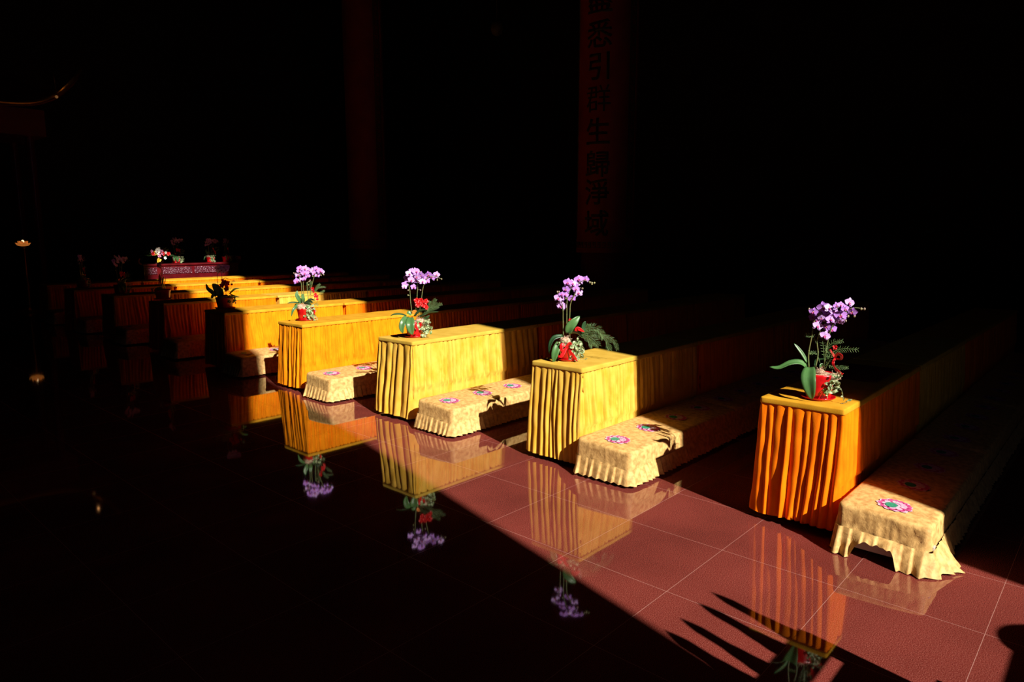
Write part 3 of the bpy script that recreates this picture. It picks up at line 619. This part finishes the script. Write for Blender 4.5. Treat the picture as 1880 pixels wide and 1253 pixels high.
# ------------------------------------------------------------------ altar table with flowers
AX0, AX1, AY, AZ = 6.45, 8.85, 18.0, 1.05
al = empty('altar_table', (AX0, AY, 0)); tag(al, 'red lacquered altar table with pale speckled inlay panels behind the last row', 'table')
W_, Dp = AX1 - AX0, 0.7
mb = MB(); mb.box(-0.03, W_ + 0.03, -0.03, Dp + 0.03, AZ - 0.05, AZ); bevel(mb.build('top', M_LACQ, al), 0.012)
mb = MB(); mb.box(0, W_, 0.0, Dp, 0.62, AZ - 0.05); mb.build('apron', M_LACQ, al)
for i, (a, b_) in enumerate(((0.02, 0.30), (0.42, 1.15), (1.22, 1.92), (1.98, 2.38))):
    mb = MB(); mb.box(a, b_, -0.018, 0.0, 0.80, AZ - 0.09); o = mb.build('inlay_panel', M_INLAY, al); o['label'] = 'panel with white speckled inlay'; bevel(o, 0.006)
for x in (0.05, W_ - 0.05):
    for y in (0.05, Dp - 0.05): mb = MB(); mb.box(x - .05, x + .05, y - .05, y + .05, 0, 0.62); bevel(mb.build('leg', M_LACQ, al), .01)
for x, s_ in ((-0.02, -1), (W_ + 0.02, 1)):      # upturned scroll ends
    mb = MB(); rows = []
    for i in range(14):
        t = i / 13; a = t * 2.6; px_ = x + s_ * (0.10 * math.sin(a)); pz = AZ - 0.02 + 0.16 * (1 - math.cos(a)) / 1.6
        rows.append([(px_, 0.02, pz), (px_, Dp - 0.02, pz)])
    mb.grid(rows); o = mb.build('scroll_end', M_LACQ, al); md = o.modifiers.new('solid', 'SOLIDIFY'); md.thickness = 0.045
def at_plane(u, v, y):
    d = ray(u, v); t = y / d.y; return Vector((d.x * t, y, EYE + d.z * t))
# bouquet
bq = empty('flower_bouquet', (at_plane(292, 484, 18.2).x, 18.2, AZ)); tag(bq, 'mixed bouquet of white, pink, red and yellow flowers at the altar corner', 'flowers')
mb = MB(); mb.lathe([(.001, .0), (.10, .0), (.09, .02), (.07, .08), (.11, .16), (.13, .2), (.12, .2), (.001, .17)], n=20); mb.build('vase', M_WOODD, bq)
rnd = random.Random(8); mb = MB()
for _ in range(170):
    a = rnd.uniform(0, 6.28); el = rnd.uniform(-.15, 1.3); d = Vector((math.cos(a) * math.cos(el) * 1.1, math.sin(a) * math.cos(el), math.sin(el) * .8)); c = Vector((0, 0, .2)); e = c + d * rnd.uniform(.18, .33)
    leaf(mb, [c + d * .1, c.lerp(e, .6) + Vector((0, 0, .02)), e], .06, rnd.uniform(0, 1), n=5)
mb.build('foliage', M_LEAF, bq)
FM = {c: redflower_mesh(m, 4) for c, m in (('w', M_WHITE), ('p', M_PINK), ('y', M_YELP))}; FM['r'] = RFL
for (u, v, r_, c) in ((289, 461, .10, 'w'), (296, 464, .085, 'p'), (292, 469, .06, 'p'), (285, 465, .06, 'y'), (299, 466, .055, 'r'), (309, 466, .055, 'r'), (281, 466, .05, 'r'), (291, 479, .075, 'y'), (303, 474, .04, 'w'), (278, 462, .05, 'p'), (304, 464, .035, 'w')):
    p = at_plane(u, v, 17.92); o = place({'w': 'white_flower', 'p': 'pink_flower', 'y': 'yellow_flower', 'r': 'red_flower'}[c], FM[c], bq, p - Vector(bq.location), (rnd.uniform(-.4, .1), rnd.uniform(-2, 2), rnd.uniform(-.3, .6))); o.scale = (r_, r_, r_)
for u, lab, src, rz in ((322, 'red pot orchid right beside the mixed bouquet on the altar', o3, .2), (385, 'red pot orchid with round red flowers near the right altar end', o4, -.4), (414, 'red pot orchid at the right altar end', o4, .6)):
    p = at_plane(u, 484, 18.3); dup_orchid(src, (p.x, 18.25 + (0.15 if u in (340, 397) else 0), AZ), rz, lab, 'orchid pots on the altar').scale = (1, 1, 1)

# ------------------------------------------------------------------ great columns with couplet boards
def column(cx, cy, chars, label):
    mb = MB(); mb.lathe([(.80, 0), (.80, .12), (.74, .2), (.70, .34), (.62, .42), (.56, .5), (.55, ZC)], n=48)
    c = mb.build('column', M_COLM); c.location = (cx, cy, 0); tag(c, kind='structure')
    R = 0.66; a0 = math.radians(195); span = math.radians(84)
    t = empty('couplet_board', (cx, cy, 0)); tag(t, label, 'sign')
    def arcmesh(r0, r1, s0, s1, z0, z1, n=28):
        mb = MB(); pr = []
        for i in range(n + 1): a = a0 + s0 + (s1 - s0) * i / n; pr.append((math.cos(a), math.sin(a)))
        rows = [[(r0 * c_, r0 * s_, z0) for c_, s_ in pr], [(r1 * c_, r1 * s_, z0) for c_, s_ in pr], [(r1 * c_, r1 * s_, z1) for c_, s_ in pr], [(r0 * c_, r0 * s_, z1) for c_, s_ in pr], [(r0 * c_, r0 * s_, z0) for c_, s_ in pr]]
        mb.grid(rows, smooth=False)
        for e in (0, n): k = [e + j * (n + 1) for j in range(4)]; mb.f.append(k); mb.m.append(0); mb.sm.append(False)
        return mb
    arcmesh(0.56, R, -span, span, 1.36, 14.0).build('board', M_BOARD, t)
    for s0, s1 in ((-span, -span + .10), (span - .10, span)): arcmesh(R - .01, R + .025, s0, s1, 1.36, 14.0, 3).build('board_frame', M_BOARD, t)
    for s0, s1, z0, z1 in ((-span, span, 1.36, 1.44), (-span, span, 1.62, 1.66)): arcmesh(R - .01, R + .02, s0, s1, z0, z1).build('board_frame', M_BOARD, t)
    # key-pattern fretwork borders
    def fret(sA, sB, zA, zB, horizontal=False):
        mb = MB(); 
        def bar(sx, sy, za, zb): m2 = arcmesh(R - .004, R + .012, sx, sy, za, zb, 2); mb.add(m2.v, m2.f, 0, False)
        if not horizontal:
            z = zA; w = (sB - sA)
            bar(sA, sA + w * .12, zA, zB); bar(sB - w * .12, sB, zA, zB)
            while z < zB - .3:
                bar(sA + w * .22, sA + w * .78, z, z + .025); bar(sA + w * .68, sA + w * .78, z, z + .16); bar(sA + w * .42, sA + w * .78, z + .14, z + .165); bar(sA + w * .42, sA + w * .52, z + .07, z + .165); bar(sA + w * .22, sA + w * .32, z, z + .24); z += .27
        else:
            s = sA
            while s < sB - .2: bar(s, s + .13, zA, zA + .02); bar(s + .10, s + .13, zA, zB); bar(s + .03, s + .13, zB - .02, zB); bar(s + .03, s + .06, zA + .05, zB); s += .17
        return mb
    fret(span - .42, span - .14, 1.7, 13.9).build('fretwork', M_BORD, t); fret(-span + .14, -span + .42, 1.7, 13.9).build('fretwork', M_BORD, t)
    fret(-span + .14, span - .14, 1.47, 1.60, True).build('fretwork', M_BORD, t)
    for ch, z in chars:
        cu = bpy.data.curves.new('ch', 'FONT'); cu.body = ch; cu.size = 0.60; cu.align_x = 'CENTER'; cu.align_y = 'CENTER'; cu.offset = 0.0 if ch == '群' else 0.007; cu.extrude = 0.0; cu.resolution_u = 3
        to = bpy.data.objects.new('ch', cu); COL.objects.link(to); bpy.context.view_layer.update()
        me = bpy.data.meshes.new_from_object(to.evaluated_get(bpy.context.evaluated_depsgraph_get())); bpy.data.objects.remove(to)
        bm = bmesh.new(); bm.from_mesh(me)
        if not bm.verts: bm.free(); continue
        xs = [v.co.x for v in bm.verts]; ys = [v.co.y for v in bm.verts]; mx, my = (min(xs) + max(xs)) / 2, (min(ys) + max(ys)) / 2
        k = -0.36
        while k < 0.37: bmesh.ops.bisect_plane(bm, geom=bm.verts[:] + bm.edges[:] + bm.faces[:], plane_co=(mx + k, 0, 0), plane_no=(1, 0, 0)); k += 0.04
        bmesh.ops.solidify(bm, geom=bm.faces[:], thickness=0.012)
        for v in bm.verts:
            x, y, h = v.co.x - mx, v.co.y - my, v.co.z
            x += 0.006 * nz(x * 14, y * 14, z); y += 0.006 * nz(x * 12, y * 14, z + 5)
            a = a0 - 0.02 + (x / R) * 1.0          # viewed from outside, left to right runs with growing angle
            rr = R + 0.006 + max(-.012, min(.012, h)); v.co = Vector((rr * math.cos(a), rr * math.sin(a), z + y))
        bmesh.ops.recalc_face_normals(bm, faces=bm.faces)
        m3 = bpy.data.meshes.new('painted_character'); bm.to_mesh(m3); bm.free(); m3.materials.append(M_INK); o = place('painted_character', m3, t)
CH = [('盡', 6.68), ('悉', 5.98), ('引', 5.32), ('群', 4.66), ('生', 3.98), ('歸', 3.29), ('淨', 2.69), ('域', 2.01)]
column(13.27, 9.13, CH, 'tall red curved couplet board with dark characters on the right column')
column(13.30, 18.10, [], 'red curved couplet board seen edge-on on the farther left column')

# ------------------------------------------------------------------ dim things at the far left
def lotus_lamp(pos, label):
    t = empty('lotus_lamp', pos); tag(t, label, 'lamp'); H = 1.50
    mb = MB(); mb.lathe([(.001, 0), (.18, 0), (.19, .03), (.10, .07), (.04, .12), (.03, .5), (.05, .6), (.03, .7), (.025, H - .06), (.07, H - .02), (.001, H - .02)], n=24); mb.build('stand', M_BRASS, t)
    mb = MB()
    for ring, (n, R_, tl) in enumerate(((8, .16, .45), (8, .12, .9))):
        for i in range(n):
            a = 2 * math.pi * (i + ring * .5) / n; c, s = math.cos(a), math.sin(a); P = [Vector((0.02 * c, 0.02 * s, 0)), Vector((R_ * .7 * c, R_ * .7 * s, R_ * .25 * tl)), Vector((R_ * c * (1.1 - tl * .3), R_ * s * (1.1 - tl * .3), R_ * tl * 1.1))]
            rows = []
            for k, p in enumerate(catmull(P, 5)):
                w = .05 * math.sin(math.pi * (.15 + .8 * k / 5)); rows.append([p + Vector((-s, c, 0)) * w * q + Vector((0, 0, abs(q) * w * .4)) for q in (-1, 0, 1)])
            mb.grid(rows)
    o = mb.build('lotus_shade', mat('glowing amber glass', (0.6, 0.2, 0.04), 0.4, emit=(1.0, 0.30, 0.05), estr=0.30), t); o.location = (0, 0, H)
    mb = MB(); mb.sphere((0, 0, H + .11), .028, 10, 8, 0, (1, 1, 1.2)); mb.build('flame', mat('lamp flame', (1, .8, .5), .5, emit=(1, .62, .3), estr=2.2), t)
p = at_plane(42, 446, 18.9)
lotus_lamp((p.x, 18.9, 0), 'small glowing amber lotus lamp on a stand at the far left')
# shrine canopy with upturned eaves
tip = at_plane(147, 127, 20.4)
SX, SZ = tip.x - 2.65, tip.z - 6.40
sh = empty('shrine_canopy', (SX, 21.5, 0)); tag(sh, 'dim red shrine roof with upturned gilded eave at the upper left', 'shrine')
for x in (-1.0, 1.6):
    for y in (-.3, 1.3): mb = MB(); mb.lathe([(.16, 0), (.16, .1), (.1, .15), (.1, 4.7 + SZ)], x, y, 16); mb.build('post', M_LACQ, sh)
mb = MB(); mb.box(-1.3, 1.9, -.6, 1.6, 4.7 + SZ, 5.35 + SZ); mb.build('frieze', M_COLM, sh)
mb = MB(); rows = []
for i in range(21):
    u = i / 20 * 2 - 1; row = []
    for j in range(9):
        w = j / 8; ex = 2.35 * u * (1 - .45 * w); lift = 1.05 * abs(u) ** 4 * (1 - w) ** 2
        row.append((0.3 + ex, -1.1 + 1.6 * w, 5.35 + SZ + lift + 0.9 * w ** 1.5))
    rows.append(row)
mb.grid(rows); o = mb.build('roof', M_COLM, sh); md = o.modifiers.new('solid', 'SOLIDIFY'); md.thickness = .08
mb = MB(); mb.tube([Vector(r_[0]) + Vector((0, -.03, .0)) for r_ in rows], .05, 8); o = mb.build('gilded_eave', M_BRASS, sh)
bp = at_plane(104, 178, 20.3); bl = Vector((bp.x - SX, -1.2, bp.z))
mb = MB(); mb.sphere(bl, .035, 10, 8); mb.build('bulb', mat('small warm bulb', (1, .6, .3), .5, emit=(1.0, 0.45, 0.15), estr=0.12), sh)
mb = MB(); mb.tube([bl + Vector((0, 0, .03)), bl + Vector((0, .1, .7))], .008, 6); mb.build('bulb_cord', M_WOODD, sh)
pl = bpy.data.lights.new('eave_fill_light', 'POINT'); pl.energy = 0.16; pl.color = (1.0, 0.42, 0.14); pl.shadow_soft_size = 0.03  # added fill light without a fixture, brightens the gilded eave tip
po = bpy.data.objects.new('eave_fill_light', pl); COL.objects.link(po); po.location = (tip.x - 0.55, 20.25, tip.z - 0.35)
# hanging lantern near the top centre
p = at_plane(912, 52, 12.0); t = empty('hanging_lantern', (p.x, p.y, p.z)); tag(t, 'faint oval lantern hanging high in the dark hall', 'lantern')
mb = MB(); mb.lathe([(.001, -.17), (.06, -.165), (.12, -.11), (.15, 0), (.12, .11), (.06, .165), (.001, .17)], n=24); mb.build('globe', M_BORD, t)
mb = MB(); mb.tube([(0, 0, .16), (0, 0, ZC - p.z)], .008, 6); mb.build('cord', M_WOODD, t)

# ------------------------------------------------------------------ barrier with pointed pickets and an added caster box by the doorway (their shadows reach the picture)
YF = -0.25
fn = empty('picket_barrier', (2.3, YF, 0)); tag(fn, 'low dark barrier with pointed pickets inside the doorway', 'barrier')
for x in (-.48, -.34, -.204, -.074, .10, .235):
    mb = MB(); mb.lathe([(.050, .83), (.048, .91), (.041, .94), (.037, .985), (.028, 1.03), (.0275, 1.13), (.017, 1.175), (.001, 1.217)], x, 0, 14); mb.build('picket', M_WOODD, fn)
mb = MB(); mb.box(-.6, .30, -.025, .025, .78, .88); bevel(mb.build('rail', M_WOODD, fn), .004)
mb = MB(); mb.box(-.6, .30, -.012, .012, .10, .72); mb.build('panel', M_WOODD, fn)
mb = MB(); mb.add([(.24, -.03, 0), (.38, -.03, 0), (.31, -.03, .88), (.24, -.03, .88), (.24, .03, 0), (.38, .03, 0), (.31, .03, .88), (.24, .03, .795)], [(0, 1, 2, 3), (7, 6, 5, 4), (0, 4, 5, 1), (1, 5, 6, 2), (2, 6, 7, 3), (3, 7, 4, 0)], 0, False); mb.build('post', M_WOODD, fn)
mb = MB(); mb.box(-.66, -.58, -.03, .03, 0, .8); mb.build('post', M_WOODD, fn)
mb = MB(); mb.box(.385, .45, -.05, .05, 0, .465); mb.build('foot_block', M_WOODD, fn)
st = empty('shadow_caster_box', (2.95, -1.35, 0)); tag(st, 'dark wooden box added out of view to cast a floor shadow', 'box')  # made-up box, unseen, sized for the blunt shadow at the lower right
mb = MB(); mb.box(-.36, .30, -.15, .15, 0.06, 1.08); bevel(mb.build('body', M_WOODD, st), .01)
mb = MB(); mb.lathe([(.001, 1.08), (.17, 1.08), (.16, 1.12), (.10, 1.16), (.001, 1.17)], .14, 0, 24); mb.build('lid', M_WOODD, st)
mb = MB(); mb.box(-.34, .37, -.18, .18, 0, .06); bevel(mb.build('plinth', M_WOODD, st), .01)
